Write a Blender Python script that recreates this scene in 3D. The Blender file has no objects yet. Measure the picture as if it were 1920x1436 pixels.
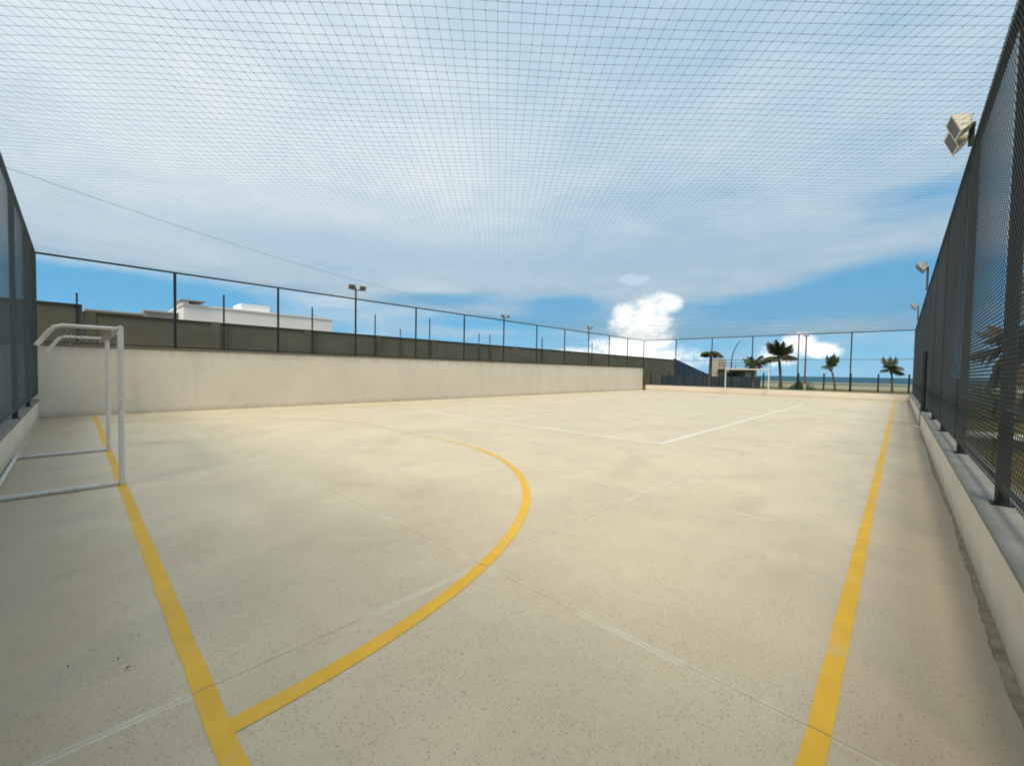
import bpy, math, random
from mathutils import Vector, Matrix
random.seed(7)
PI = math.pi
S = bpy.context.scene
COL = S.collection

# ------------------------------------------------------------------ camera
CAM_H = 1.537
YAW, PITCH, ROLL = map(math.radians, (43.261, -1.836, 0.986))
Fw = Vector((-math.sin(YAW)*math.cos(PITCH), math.cos(YAW)*math.cos(PITCH), math.sin(PITCH)))
Rt0 = Vector((math.cos(YAW), math.sin(YAW), 0))
Up0 = Rt0.cross(Fw)
Rt = Rt0*math.cos(ROLL) + Up0*math.sin(ROLL)
Up = -Rt0*math.sin(ROLL) + Up0*math.cos(ROLL)
cam = bpy.data.cameras.new('camera')
camo = bpy.data.objects.new('camera', cam)
COL.objects.link(camo)
camo.matrix_world = Matrix(((Rt.x, Up.x, -Fw.x, 0), (Rt.y, Up.y, -Fw.y, 0), (Rt.z, Up.z, -Fw.z, CAM_H), (0, 0, 0, 1)))
cam.sensor_width = 36
cam.lens = 772.9/1920*36
cam.shift_y = 0.0015
cam.clip_start = 0.02
cam.clip_end = 30000
S.camera = camo

# ------------------------------------------------------------------ view / exposure
S.view_settings.view_transform = 'Standard'
S.view_settings.look = 'None'
S.view_settings.gamma = 1
S.view_settings.exposure = 0.12
S.view_settings.use_curve_mapping = False
S.cycles.filter_width = 1.9                     # the phone picture is soft

# ------------------------------------------------------------------ sun
SUN = Vector((0.22, -0.50, 0.80)).normalized()
sl = bpy.data.lights.new('sun', 'SUN')
sl.energy = 3.1
sl.angle = math.radians(17)
sl.color = (1.0, 0.90, 0.73)
so = bpy.data.objects.new('sun', sl)
COL.objects.link(so)
so.rotation_euler = SUN.to_track_quat('Z', 'Y').to_euler()
so.location = (0, -10, 30)


# ------------------------------------------------------------------ node helper
class V:
    """a socket with arithmetic"""
    def __init__(s, t, k): s.t, s.k = t, k
    def _m(s, op, *a, clamp=False):
        n = s.t.nodes.new('ShaderNodeMath'); n.operation = op; n.use_clamp = clamp
        for i, x in enumerate((s,)+a):
            if isinstance(x, V): s.t.links.new(x.k, n.inputs[i])
            else: n.inputs[i].default_value = x
        return V(s.t, n.outputs[0])
    def __add__(s, o): return s._m('ADD', o)
    __radd__ = __add__
    def __mul__(s, o): return s._m('MULTIPLY', o)
    __rmul__ = __mul__
    def __sub__(s, o): return s._m('SUBTRACT', o)
    def __rsub__(s, o): return (s*-1.0)+o
    def __truediv__(s, o): return s._m('DIVIDE', o)
    def max(s, o): return s._m('MAXIMUM', o)
    def min(s, o): return s._m('MINIMUM', o)
    def exp(s): return s._m('EXPONENT')
    def abs(s): return s._m('ABSOLUTE')
    def clamp(s): return s._m('ADD', 0.0, clamp=True)
    def step(s, a, b):
        n = s.t.nodes.new('ShaderNodeMapRange'); n.interpolation_type = 'SMOOTHSTEP'
        s.t.links.new(s.k, n.inputs[0])
        for i, x in ((1, a), (2, b)):
            n.inputs[i].default_value = x
        return V(s.t, n.outputs[0])


def xyz(t, x, y, z):
    n = t.nodes.new('ShaderNodeCombineXYZ')
    for i, q in enumerate((x, y, z)):
        if isinstance(q, V): t.links.new(q.k, n.inputs[i])
        else: n.inputs[i].default_value = q
    return V(t, n.outputs[0])


def sep(t, v):
    n = t.nodes.new('ShaderNodeSeparateXYZ'); t.links.new(v.k, n.inputs[0])
    return [V(t, n.outputs[i]) for i in range(3)]


def noise(t, v, scale=1.0, detail=3.0, rough=0.5, dist=0.0):
    n = t.nodes.new('ShaderNodeTexNoise')
    t.links.new(v.k, n.inputs['Vector'])
    n.inputs['Scale'].default_value = scale; n.inputs['Detail'].default_value = detail
    n.inputs['Roughness'].default_value = rough; n.inputs['Distortion'].default_value = dist
    return V(t, n.outputs[0])


def voro(t, v, scale, feature='F1'):
    n = t.nodes.new('ShaderNodeTexVoronoi'); n.feature = feature
    t.links.new(v.k, n.inputs['Vector']); n.inputs['Scale'].default_value = scale
    return V(t, n.outputs['Distance']), V(t, n.outputs['Color'])


def mix(t, f, a, b, mode='MIX'):
    n = t.nodes.new('ShaderNodeMix'); n.data_type = 'RGBA'; n.blend_type = mode
    for i, q in ((0, f), (6, a), (7, b)):
        if isinstance(q, V): t.links.new(q.k, n.inputs[i])
        elif i == 0: n.inputs[0].default_value = q
        else: n.inputs[i].default_value = (*q, 1)
    return V(t, n.outputs[2])


# ------------------------------------------------------------------ sky
W = bpy.data.worlds.new('World'); S.world = W; W.use_nodes = True
T = W.node_tree; T.nodes.clear()
out = T.nodes.new('ShaderNodeOutputWorld'); bg = T.nodes.new('ShaderNodeBackground')
bg.inputs['Strength'].default_value = 0.1
T.links.new(bg.outputs[0], out.inputs[0])
sk = T.nodes.new('ShaderNodeTexSky'); sk.sky_type = 'NISHITA'; sk.sun_disc = False
sk.sun_elevation = math.asin(SUN.z); sk.sun_rotation = math.atan2(SUN.x, SUN.y)
sk.air_density = 1.0; sk.dust_density = 0.3; sk.ozone_density = 2.0
tc = T.nodes.new('ShaderNodeTexCoord')
D = V(T, tc.outputs['Generated'])
dx, dy, dz = sep(T, D)
AZ = dx._m('ARCTAN2', dy)*(180/PI)                 # azimuth in degrees from +Y
EL = dz._m('ARCSINE')*(180/PI)


def bump_at(a, e, wa, we):
    u = (AZ-a)*(1/wa); v = (EL-e)*(1/we)
    return ((u*u+v*v)*-1.0).exp()


pz = dz.max(0.0)+0.12
P2 = xyz(T, dx/pz, dy/pz, 0.0)
n1 = noise(T, P2, 0.9, 6, 0.55, 0.4)               # big cloud masses
n2 = noise(T, P2, 4.5, 6, 0.62, 0.5)               # mottling
PS = xyz(T, AZ*0.055, EL*0.30, 3.0)
nb = noise(T, PS, 1.0, 5, 0.55, 0.35)              # streaks low over the horizon
gaps = (bump_at(-88, 7.0, 11, 2.4)*1.0 + bump_at(-36, 9.1, 5.5, 1.5)*0.75 + bump_at(0, 9.6, 10, 2.7)*1.05
        + bump_at(2, 16.6, 8, 2.6)*0.55 + bump_at(-54, 9.6, 8, 1.1)*0.6 + bump_at(-14, 8.0, 7, 1.6)*0.5 + bump_at(-45, 6.5, 12, 1.2)*0.35
        + bump_at(-66, 12.5, 6, 1.5)*0.35)
low = EL.step(3.0, 13.0)
cov = (low*0.62 + 0.40 + (nb-0.5)*1.1 + (n1-0.5)*0.5 - gaps*(0.45+nb*1.0)).step(0.25, 0.85)
haze = (1.0-EL.step(-1.0, 7.0))
skyc = mix(T, 1.0, V(T, sk.outputs[0]), (0.80, 1.16, 1.30), 'MULTIPLY')
skyc = mix(T, 0.82, skyc, (1.25, 4.1, 6.9))
skyc = mix(T, haze*0.8, skyc, (2.9, 5.7, 7.8))
white = (bump_at(-85, 26, 38, 13)*0.5 + bump_at(-48, 24, 14, 8)*0.28 + bump_at(-15, 27, 10, 5)*0.22 + bump_at(-150, 40, 80, 40)*0.4 + bump_at(-60, 62, 60, 22)*0.3)
tone = (0.16 + white + (n1-0.5)*0.9 + (n2-0.5)*0.6 + (nb-0.5)*0.35).clamp()
cloud = mix(T, tone, (3.6, 5.3, 6.7), (7.2, 7.95, 8.4))
grey = bump_at(-60, 14.5, 26, 2.5)*0.6 + bump_at(-22, 14, 14, 2.4)*0.55
cloud = mix(T, (grey*(0.6+n2*0.7)).clamp(), cloud, (3.7, 5.3, 6.8))
base = mix(T, cov, skyc, cloud)
# cumulus towers low over the sea
PC = xyz(T, AZ*0.42, EL*0.50, 7.0)
nc = noise(T, PC, 1.0, 7, 0.66, 0.2)


def lobe(a, e, wa, we):
    u = (AZ-a)*(1/wa); v = (EL-e)*(1/we)
    return 1.0-(u*u+v*v)


cum = None
for q in ((-25.6, 6.4, 3.9, 3.6), (-26.2, 4.0, 4.6, 4.2), (-24.3, 8.8, 2.6, 1.9), (-28.2, 7.4, 2.2, 2.1), (-27.5, 3.2, 5.5, 2.2), (-22.5, 8.9, 1.5, 1.5), (-33.5, 2.2, 5.0, 1.4), (-27, 1.6, 9.0, 2.4),
          (-8.6, 3.6, 2.0, 1.6), (-6.6, 2.9, 2.6, 1.0), (-10.5, 2.4, 2.2, 1.3), (-100, 3, 8, 2.4), (25, 4, 9, 3), (60, 3, 8, 2.5)):
    l = lobe(*q); cum = l if cum is None else cum.max(l)
cm = (cum + (nc-0.5)*2.8).step(-0.25, 1.0)
shade = (noise(T, PC, 2.1, 4, 0.6)-0.42)*2.2 + (0.6-cum)*0.5
cumc = mix(T, shade.clamp()*0.75, (12.5, 12.6, 12.4), (7.2, 8.3, 8.9))
base = mix(T, cm*0.97, base, cumc)
puff = (lobe(-27.2, 12.3, 2.4, 0.9) + (nc-0.5)*2.2).step(0.1, 0.8)
base = mix(T, puff*0.5, base, (6.5, 8.2, 9.4))
base = mix(T, (1.0-EL.step(-0.6, 2.6))*0.7, base, (2.8, 5.5, 7.6))
T.links.new(base.k, bg.inputs['Color'])

# ------------------------------------------------------------------ materials
MATS = {}


def mat(name, rgb, rough=0.6, metal=0.0, spec=0.4, var=0.12, scale=3.0, bump=0.0, bscale=40.0):
    m = bpy.data.materials.new(name); m.use_nodes = True
    t = m.node_tree; b = t.nodes['Principled BSDF']
    b.inputs['Roughness'].default_value = rough; b.inputs['Metallic'].default_value = metal
    b.inputs['Specular IOR Level'].default_value = spec
    g = t.nodes.new('ShaderNodeNewGeometry'); P = V(t, g.outputs['Position'])
    n = noise(t, P, scale, 5, 0.6)
    c = mix(t, ((n-0.5)*2.2+0.5).clamp(), tuple(x*(1-var) for x in rgb), tuple(min(1, x*(1+var)) for x in rgb))
    t.links.new(c.k, b.inputs['Base Color'])
    if bump:
        bn = t.nodes.new('ShaderNodeBump'); bn.inputs['Strength'].default_value = bump; bn.inputs['Distance'].default_value = 0.01
        t.links.new(noise(t, P, bscale, 4, 0.6).k, bn.inputs['Height']); t.links.new(bn.outputs[0], b.inputs['Normal'])
    MATS[name] = (m, t, b, P, c)
    return m


def recolor(name, c):
    m, t, b, P, _ = MATS[name]; t.links.new(c.k, b.inputs['Base Color']); MATS[name] = (m, t, b, P, c)


# court concrete: pale trowelled concrete with dark aggregate flecks, dusty edges, stains and painted near-corner shading
M_floor = mat('court_concrete', (0.65, 0.545, 0.375), 0.5, 0, 0.45, 0.09, 0.9, 0.12, 60)
m, t, b, P, c = MATS['court_concrete']
px, py, pz_ = sep(t, P)
big = noise(t, P, 0.22, 4, 0.55, 0.3)
c = mix(t, ((big-0.45)*2.0).clamp()*0.55, c, (0.68, 0.59, 0.42))
blot = noise(t, P, 0.55, 5, 0.6, 0.8)
c = mix(t, blot.step(0.52, 0.72)*0.5, c, (0.50, 0.37, 0.245))
blot2 = noise(t, xyz(t, px*1.0+9, py*0.6, 0.0), 1.4, 5, 0.65, 0.6)
c = mix(t, blot2.step(0.52, 0.70)*0.3, c, (0.46, 0.415, 0.31))
strk = noise(t, xyz(t, px*5.0+py*3.0, py*0.7-px*0.4, 0.0), 1.0, 5, 0.7)
c = mix(t, strk.step(0.55, 0.75)*0.22, c, (0.72, 0.66, 0.54))
scf = noise(t, xyz(t, px*1.3-py*2.6, py*14.0+px*9.0, 4.0), 1.0, 4, 0.6)         # rubber scuffs
c = mix(t, scf.step(0.68, 0.76)*0.35, c, (0.27, 0.225, 0.17))
pat = noise(t, P, 0.9, 7, 0.72, 1.2)                                            # broken blotches where water has dried
c = mix(t, (pat-0.5).abs().step(0.0, 0.018)*-0.28+0.28, c, (0.42, 0.345, 0.24))
dust_shade = ((px+0.35)*2.2+(blot-0.5)*1.2).clamp()*0.6                          # dusty kerb edges, with corner darkening painted into the tint
dust_shade = dust_shade.max(((0.35-py)*2.0+(blot-0.5)*1.4).clamp()*0.62)
c = mix(t, dust_shade, c, (0.375, 0.272, 0.165))
dist2 = (px+1.0)*(px+1.0)*0.8+(py-1.2)*(py-1.2)                              # falloff from the near corner: exposed aggregate plus near-end shading put into the colour
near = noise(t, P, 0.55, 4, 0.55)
wear_shade = ((near-0.5)*2.2 + 1.1 - dist2*0.045).step(0.0, 1.0)
c = mix(t, wear_shade*0.30, c, (0.47, 0.375, 0.258))
sm = noise(t, P, 2.6, 4, 0.6)
for sc, lo, hi, amt, th in ((55, 0.14, 0.36, 0.5, 0.47), (95, 0.18, 0.40, 0.4, 0.42), (28, 0.06, 0.20, 0.6, 0.78)):
    wob = noise(t, P, sc*1.7, 2, 0.5)
    vd, vc = voro(t, P, sc)
    fl = (1.0-(vd+(wob-0.5)*0.25).step(lo, hi))*(sep(t, vc)[0]+(sm-0.5)*1.7).step(th, th+0.15)*(wear_shade*0.9+0.1)
    c = mix(t, fl*amt, c, (0.15, 0.115, 0.075))
fine = noise(t, P, 190, 2, 0.6)
c = mix(t, fine.step(0.5, 0.72)*0.25*wear_shade, c, (0.28, 0.23, 0.16))
fine = noise(t, P, 150, 2, 0.6)
c = mix(t, fine.step(0.55, 0.75)*0.25*wear_shade, c, (0.66, 0.60, 0.48))
for q, off, per in ((px, 2.36, 3.15), (py, -2.2, 2.87)):                      # pale laitance left along the sawn joints
    fr_ = ((q+off)*(1/per)+100.5)._m('FRACT')-0.5
    dj = fr_.abs()*per
    lm = (1.0-(dj+(noise(t, P, 14, 3, 0.6)-0.5)*0.03).step(0.006, 0.035))*noise(t, P, 1.1, 3, 0.6).step(0.42, 0.62)
    c = mix(t, lm*0.6, c, (0.74, 0.67, 0.54))
oi = t.nodes.new('ShaderNodeObjectInfo')
c = mix(t, (V(t, oi.outputs['Random'])-0.5).clamp()*0.22, c, (0.54, 0.465, 0.34))
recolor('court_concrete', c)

M_joint = mat('joint_sealant', (0.50, 0.43, 0.32), 0.9, 0, 0.1, 0.25, 2.5)
M_gutter = mat('gutter_dirt', (0.36, 0.28, 0.185), 0.9, 0, 0.1, 0.35, 6, 0.4, 90)


def paint(name, rgb, under, wearlo=0.62, wearhi=0.75):
    mm = mat(name, rgb, 0.55, 0, 0.4, 0.09, 4)
    m, t, b, P, c = MATS[name]
    w = noise(t, P, 9, 6, 0.7)
    c = mix(t, w.step(wearlo, wearhi)*0.55, c, under)
    w2 = noise(t, P, 2.3, 5, 0.75)
    c = mix(t, w2.step(0.52, 0.72)*0.45, c, under)
    f = noise(t, P, 90, 3, 0.6)
    c = mix(t, f.step(0.55, 0.75)*0.18, c, tuple(x*0.6 for x in rgb))
    recolor(name, c)
    return mm


M_yel = paint('yellow_paint', (0.76, 0.43, 0.028), (0.55, 0.48, 0.33))
M_yel2 = paint('worn_arc_paint', (0.76, 0.43, 0.028), (0.60, 0.51, 0.34))
m, t, b, P, c = MATS['worn_arc_paint']
px, py, pz_ = sep(t, P)                                                         # the arc is rubbed away in front of the goal
rub = ((px+5.2)*-0.42 + (noise(t, P, 1.6, 5, 0.7)-0.5)*1.3).clamp()
c = mix(t, rub*0.78, c, (0.62, 0.53, 0.355)); recolor('worn_arc_paint', c)
M_wht = paint('white_line_paint', (0.82, 0.80, 0.73), (0.60, 0.54, 0.42), 0.55, 0.75)

M_wall = mat('wall_render', (0.71, 0.635, 0.525), 0.85, 0, 0.2, 0.07, 0.6, 0.25, 30)
m, t, b, P, c = MATS['wall_render']
px, py, pz_ = sep(t, P)
v = noise(t, xyz(t, px*1.2, py*1.2, pz_*0.12), 1.0, 6, 0.65)
c = mix(t, v.step(0.5, 0.75)*0.4, c, (0.55, 0.485, 0.395))
v = noise(t, xyz(t, px*3.2, py*3.2, pz_*0.2), 1.0, 5, 0.7)
c = mix(t, v.step(0.58, 0.78)*0.35, c, (0.80, 0.735, 0.63))
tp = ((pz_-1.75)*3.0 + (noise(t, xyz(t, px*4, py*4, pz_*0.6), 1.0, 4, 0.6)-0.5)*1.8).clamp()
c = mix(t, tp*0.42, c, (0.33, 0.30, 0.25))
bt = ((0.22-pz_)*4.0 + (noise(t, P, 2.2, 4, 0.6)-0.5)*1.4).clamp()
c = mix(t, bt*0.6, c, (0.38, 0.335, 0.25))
bm_ = noise(t, P, 3.1, 2, 0.4)
c = mix(t, bm_.step(0.71, 0.75)*0.14, c, (0.40, 0.34, 0.27))       # ball marks and scuffs
recolor('wall_render', c)
M_kerbtop = mat('coping_grey', (0.21, 0.20, 0.18), 0.75, 0, 0.3, 0.2, 2.2, 0.2, 50)
M_dark = mat('dark_olive_paint', (0.142, 0.132, 0.096), 0.85, 0, 0.2, 0.16, 0.8, 0.25, 12)
M_cap = mat('dark_cap_paint', (0.055, 0.052, 0.040), 0.8, 0, 0.2, 0.15, 2)
M_steel = mat('black_green_coated_steel', (0.014, 0.020, 0.021), 0.5, 0, 0.35, 0.3, 12)
M_wire = mat('coated_mesh_wire', (0.022, 0.025, 0.024), 0.55, 0, 0.3, 0.2, 2)
M_wire2 = mat('blue_grey_mesh_wire', (0.13, 0.165, 0.18), 0.5, 0, 0.35, 0.2, 2)
M_net = mat('net_cord', (0.22, 0.25, 0.26), 0.8, 0, 0.2, 0.2, 1)
M_goal = mat('goal_white_paint', (0.66, 0.64, 0.60), 0.45, 0, 0.4, 0.08, 5)
m, t, b, P, c = MATS['goal_white_paint']
c = mix(t, noise(t, P, 7, 6, 0.7).step(0.54, 0.68)*0.55, c, (0.28, 0.22, 0.16)); recolor('goal_white_paint', c)
M_goalnet = mat('goal_net_cord', (0.30, 0.27, 0.22), 0.9, 0, 0.1, 0.2, 3)
M_lamp = mat('lamp_housing_cream', (0.72, 0.66, 0.52), 0.45, 0, 0.4, 0.08, 6)
M_lampgrey = mat('lamp_housing_grey', (0.34, 0.34, 0.33), 0.5, 0, 0.4, 0.1, 6)
M_glass = mat('lamp_glass', (0.10, 0.055, 0.02), 0.4, 0, 0.25, 0.2, 6)
M_white = mat('house_white_render', (0.88, 0.82, 0.76), 0.85, 0, 0.2, 0.05, 0.4)
M_grey = mat('house_grey_render', (0.34, 0.34, 0.33), 0.85, 0, 0.2, 0.1, 0.5)
M_tank = mat('white_tank_paint', (0.86, 0.87, 0.88), 0.5, 0, 0.4, 0.03, 1)
M_slab = mat('roof_slab_concrete', (0.40, 0.37, 0.32), 0.85, 0, 0.2, 0.1, 1)
M_blue = mat('blue_hoarding_paint', (0.009, 0.036, 0.085), 0.6, 0, 0.3, 0.25, 0.7)
M_slate = mat('slate_hoarding_paint', (0.035, 0.060, 0.075), 0.6, 0, 0.3, 0.25, 0.7)
M_pane = mat('window_glass_dark', (0.03, 0.04, 0.05), 0.1, 0, 0.6, 0.1, 1)
M_cream = mat('kiosk_cream_render', (0.50, 0.43, 0.32), 0.85, 0, 0.2, 0.1, 1)
M_brown = mat('brown_timber', (0.16, 0.095, 0.055), 0.8, 0, 0.2, 0.25, 3)
M_trunk = mat('palm_trunk_bark', (0.115, 0.095, 0.07), 0.9, 0, 0.1, 0.35, 9, 0.6, 25)
M_frond = mat('palm_frond_green', (0.062, 0.082, 0.030), 0.6, 0, 0.3, 0.35, 2.5)
M_frond2 = mat('palm_frond_brown', (0.135, 0.092, 0.046), 0.75, 0, 0.2, 0.3, 2.5)
M_bush = mat('bush_leaves', (0.040, 0.062, 0.022), 0.7, 0, 0.2, 0.4, 1.5)
M_path = mat('pale_path_concrete', (0.46, 0.42, 0.34), 0.85, 0, 0.2, 0.12, 1.5)
M_sea = mat('sea_water', (0.010, 0.075, 0.115), 0.6, 0, 0.15, 0.25, 0.02, 1.0, 0.6)
M_grass = mat('grass_blades', (0.135, 0.120, 0.020), 0.8, 0, 0.15, 0.4, 1.1)
M_lawn = mat('lawn_ground', (0.135, 0.115, 0.024), 0.95, 0, 0.1, 0.3, 1.3, 0.5, 30)
m, t, b, P, c = MATS['lawn_ground']
px, py, pz_ = sep(t, P)
c = mix(t, noise(t, P, 0.5, 5, 0.6).step(0.5, 0.7)*0.6, c, (0.16, 0.115, 0.05))
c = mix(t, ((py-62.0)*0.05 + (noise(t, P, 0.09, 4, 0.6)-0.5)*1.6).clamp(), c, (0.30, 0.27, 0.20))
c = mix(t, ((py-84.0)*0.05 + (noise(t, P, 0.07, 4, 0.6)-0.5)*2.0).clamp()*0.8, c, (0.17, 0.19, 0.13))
recolor('lawn_ground', c)
M_terr = mat('terrace_soil', (0.20, 0.17, 0.11), 0.95, 0, 0.1, 0.3, 0.8, 0.5, 20)


# ------------------------------------------------------------------ mesh builder
class MB:
    def __init__(s): s.v, s.f, s.mi = [], [], []
    def box(s, x0, x1, y0, y1, z0, z1, mi=0):
        b = len(s.v)
        s.v += [(x, y, z) for z in (z0, z1) for y in (y0, y1) for x in (x0, x1)]
        for q in ((0, 2, 3, 1), (4, 5, 7, 6), (0, 1, 5, 4), (2, 6, 7, 3), (0, 4, 6, 2), (1, 3, 7, 5)):
            s.f.append(tuple(b+i for i in q)); s.mi.append(mi)
        return s
    def bev(s, x0, x1, y0, y1, z0, z1, e=0.01):
        """box whose top edges are chamfered"""
        b = len(s.v)
        s.v += [(x0, y0, z0), (x1, y0, z0), (x1, y1, z0), (x0, y1, z0), (x0, y0, z1-e), (x1, y0, z1-e), (x1, y1, z1-e), (x0, y1, z1-e),
                (x0+e, y0+e, z1), (x1-e, y0+e, z1), (x1-e, y1-e, z1), (x0+e, y1-e, z1)]
        for q in ((0, 3, 2, 1), (0, 1, 5, 4), (1, 2, 6, 5), (2, 3, 7, 6), (3, 0, 4, 7), (4, 5, 9, 8), (5, 6, 10, 9), (6, 7, 11, 10), (7, 4, 8, 11), (8, 9, 10, 11)):
            s.f.append(tuple(b+i for i in q)); s.mi.append(0)
        return s
    def tube(s, pts, r, n=6, caps=True):
        pts = [Vector(p) for p in pts]
        rs = r if isinstance(r, (list, tuple)) else [r]*len(pts)
        base = len(s.v); prev = None
        for i, p in enumerate(pts):
            d = (pts[min(i+1, len(pts)-1)]-pts[max(i-1, 0)]).normalized()
            if prev is None:
                a = Vector((0, 0, 1)) if abs(d.z) < 0.9 else Vector((1, 0, 0))
                u = d.cross(a).normalized()
            else:
                u = (prev-d*prev.dot(d)).normalized()
            prev = u; w = d.cross(u)
            for k in range(n):
                a = 2*PI*k/n
                s.v.append(tuple(p+(u*math.cos(a)+w*math.sin(a))*rs[i]))
        for i in range(len(pts)-1):
            for k in range(n):
                a = base+i*n+k; b2 = base+i*n+(k+1) % n
                s.f.append((a, b2, b2+n, a+n)); s.mi.append(0)
        if caps and n > 3:
            s.f.append(tuple(base+k for k in reversed(range(n)))); s.mi.append(0)
            e = base+(len(pts)-1)*n
            s.f.append(tuple(e+k for k in range(n))); s.mi.append(0)
        return s
    def poly(s, pts):
        b = len(s.v); s.v += [tuple(p) for p in pts]; s.f.append(tuple(range(b, b+len(pts)))); s.mi.append(0); return s
    def data(s, name, *mats, smooth=False):
        me = bpy.data.meshes.new(name); me.from_pydata(s.v, [], s.f)
        for m in mats: me.materials.append(m)
        if len(mats) > 1: me.polygons.foreach_set('material_index', s.mi)
        if smooth: me.polygons.foreach_set('use_smooth', [True]*len(me.polygons))
        me.update(); return me
    def build(s, name, mats, parent=None, loc=None, smooth=False):
        if not isinstance(mats, (tuple, list)): mats = (mats,)
        return place(name, s.data(name, *mats, smooth=smooth), parent, loc)


def place(name, me, parent=None, loc=None, rz=0):
    o = bpy.data.objects.new(name, me); COL.objects.link(o)
    if parent is not None: o.parent = parent
    if loc is not None: o.location = loc
    o.rotation_euler.z = rz
    return o


def tag(o, label=None, cat=None, group=None, kind=None):
    for k, x in (('label', label), ('category', cat), ('group', group), ('kind', kind)):
        if x: o[k] = x
    return o


def thing(name, label, cat, loc=(0, 0, 0), rz=0, group=None):
    o = bpy.data.objects.new(name, None); COL.objects.link(o); o.location = loc; o.rotation_euler.z = rz
    return tag(o, label, cat, group)


def structure(o): o['kind'] = 'structure'; return o


# ------------------------------------------------------------------ key dimensions
XL, XR = -17.58, 0.60          # fence lines along the two long sides
YN, YF = -0.78, 36.9           # fence lines at the two short sides
ZR = 4.62                      # top rail
KZ = 0.53                      # kerb wall height
WZ = 2.10                      # retaining wall height
GX = (-7.2, -10.2)             # goal posts
JX = [0.40, -2.36, -5.51, -8.66, -11.81, -14.96, -17.57]
JY = [-0.72] + [2.2+2.87*i for i in range(12)] + [36.58]

# ------------------------------------------------------------------ ground
g = MB()
g.poly([(0.9, -40, -0.06), (400, -40, -0.06), (400, 165, -0.06), (0.9, 150, -0.06)])
g.poly([(-260, 37.35, -0.061), (0.9, 37.35, -0.061), (0.9, 150, -0.061), (-260, 140, -0.061)])
g.poly([(-260, 140, -0.061), (0.9, 150, -0.061), (0.9, 152, -2.2), (-260, 142, -2.2)])
g.poly([(0.9, 150, -0.06), (400, 165, -0.06), (400, 167, -2.2), (0.9, 152, -2.2)])
structure(g.build('ground', M_lawn))
g = MB(); n = 40
for i in range(n):                                  # raised ground behind the retaining wall, falling away beyond it
    y0, y1 = -60+i*160/n, -60+(i+1)*160/n
    h = lambda y: 1.95 if y < 56 else max(-0.1, 1.95-(y-56)*0.11)
    g.poly([(-260, y0, h(y0)), (-17.85, y0, h(y0)), (-17.85, y1, h(y1)), (-260, y1, h(y1))] if y0 < 37 else
           [(-260, y0, h(y0)), (-23.05, y0, h(y0)), (-23.05, y1, h(y1)), (-260, y1, h(y1))])
structure(g.build('terrace_ground', M_terr))
g = MB(); g.poly([(-9000, 141, -1.6), (9000, 141, -1.6), (9000, 12000, -1.6), (-9000, 12000, -1.6)])
structure(g.build('sea', M_sea))
g = MB(); g.poly([(-60, -60, -0.4), (60, -60, -0.4), (60, 60, -0.4), (-60, 60, -0.4)])
structure(g.build('subsoil', M_terr))
g = MB(); pts = []
for i in range(15):                                 # pale footpath across the lawn outside the right fence
    x = 0.95+i*2.2; y = 17.9+0.02*i*i; pts.append((x, y))
for (xa, ya), (xb, yb) in zip(pts, pts[1:]):
    g.poly([(xa, ya-1.0, -0.05), (xb, yb-1.0, -0.05), (xb, yb+1.0, -0.05), (xa, ya+1.0, -0.05)])
structure(g.build('path', M_path))

# court floor: cast bays with sealed joints
floor = structure(thing('court_floor', None, None))
g = MB(); g.box(-17.6, 0.52, -0.8, 36.75, -0.25, -0.006)
g.build('joint_filler', M_joint, floor)
GAP = 0.0025


def ragged(y):
    return 0.448+0.012*math.sin(y*1.1+0.4)+0.006*math.sin(y*3.1)+0.004*math.sin(y*13.3+1)+0.003*math.sin(y*41)


for j in range(len(JY)-1):
    for i in range(len(JX)-1):
        x1, x0 = JX[i]-GAP, JX[i+1]+GAP
        y0, y1 = JY[j]+GAP, JY[j+1]-GAP
        m = MB()
        if i == 0:                                  # ragged edge of the pour along the kerb
            ys = [y0+(y1-y0)*k/36 for k in range(37)]
            ring = [(x0, y1), (x0, y0)] + [(ragged(y), y) for y in ys]
            top = [(x, y, 0.0) for x, y in ring]; bot = [(x, y, -0.05) for x, y in ring]
            m.poly(top); b0 = len(m.v); m.v += bot; k = len(ring)
            for q in range(k):
                m.f.append((q, b0+q, b0+(q+1) % k, (q+1) % k)); m.mi.append(0)
        else:
            m.bev(x0, x1, y0, y1, -0.05, 0.0, 0.0015)
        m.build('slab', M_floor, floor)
g = MB(); g.poly([(0.30, -0.72, -0.004), (0.488, -0.72, -0.004), (0.488, 36.58, -0.004), (0.30, 36.58, -0.004)])
structure(g.build('gutter', M_gutter))

# ------------------------------------------------------------------ painted lines, cut where they cross a joint
LZ = 0.0022


def vline(name, x, y0, y1, w, m, label, z=LZ):
    g = MB(); cuts = [y0]+[y for y in JY if y0 < y < y1]+[y1]
    for a, b in zip(cuts, cuts[1:]):
        k = max(1, int((b-a)/0.25)); e = GAP*1.3
        for i in range(k):
            ya = a+(b-a)*i/k+(e if i == 0 and a != y0 else 0); yb = a+(b-a)*(i+1)/k-(e if i == k-1 and b != y1 else 0)
            j = lambda y: 0.003*math.sin(y*9.1)+0.002*math.sin(y*23)
            g.poly([(x-w/2+j(ya), ya, z), (x+w/2-j(ya+3), ya, z), (x+w/2-j(yb+3), yb, z), (x-w/2+j(yb), yb, z)])
    return structure(tag(g.build(name, m), label))


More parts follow.
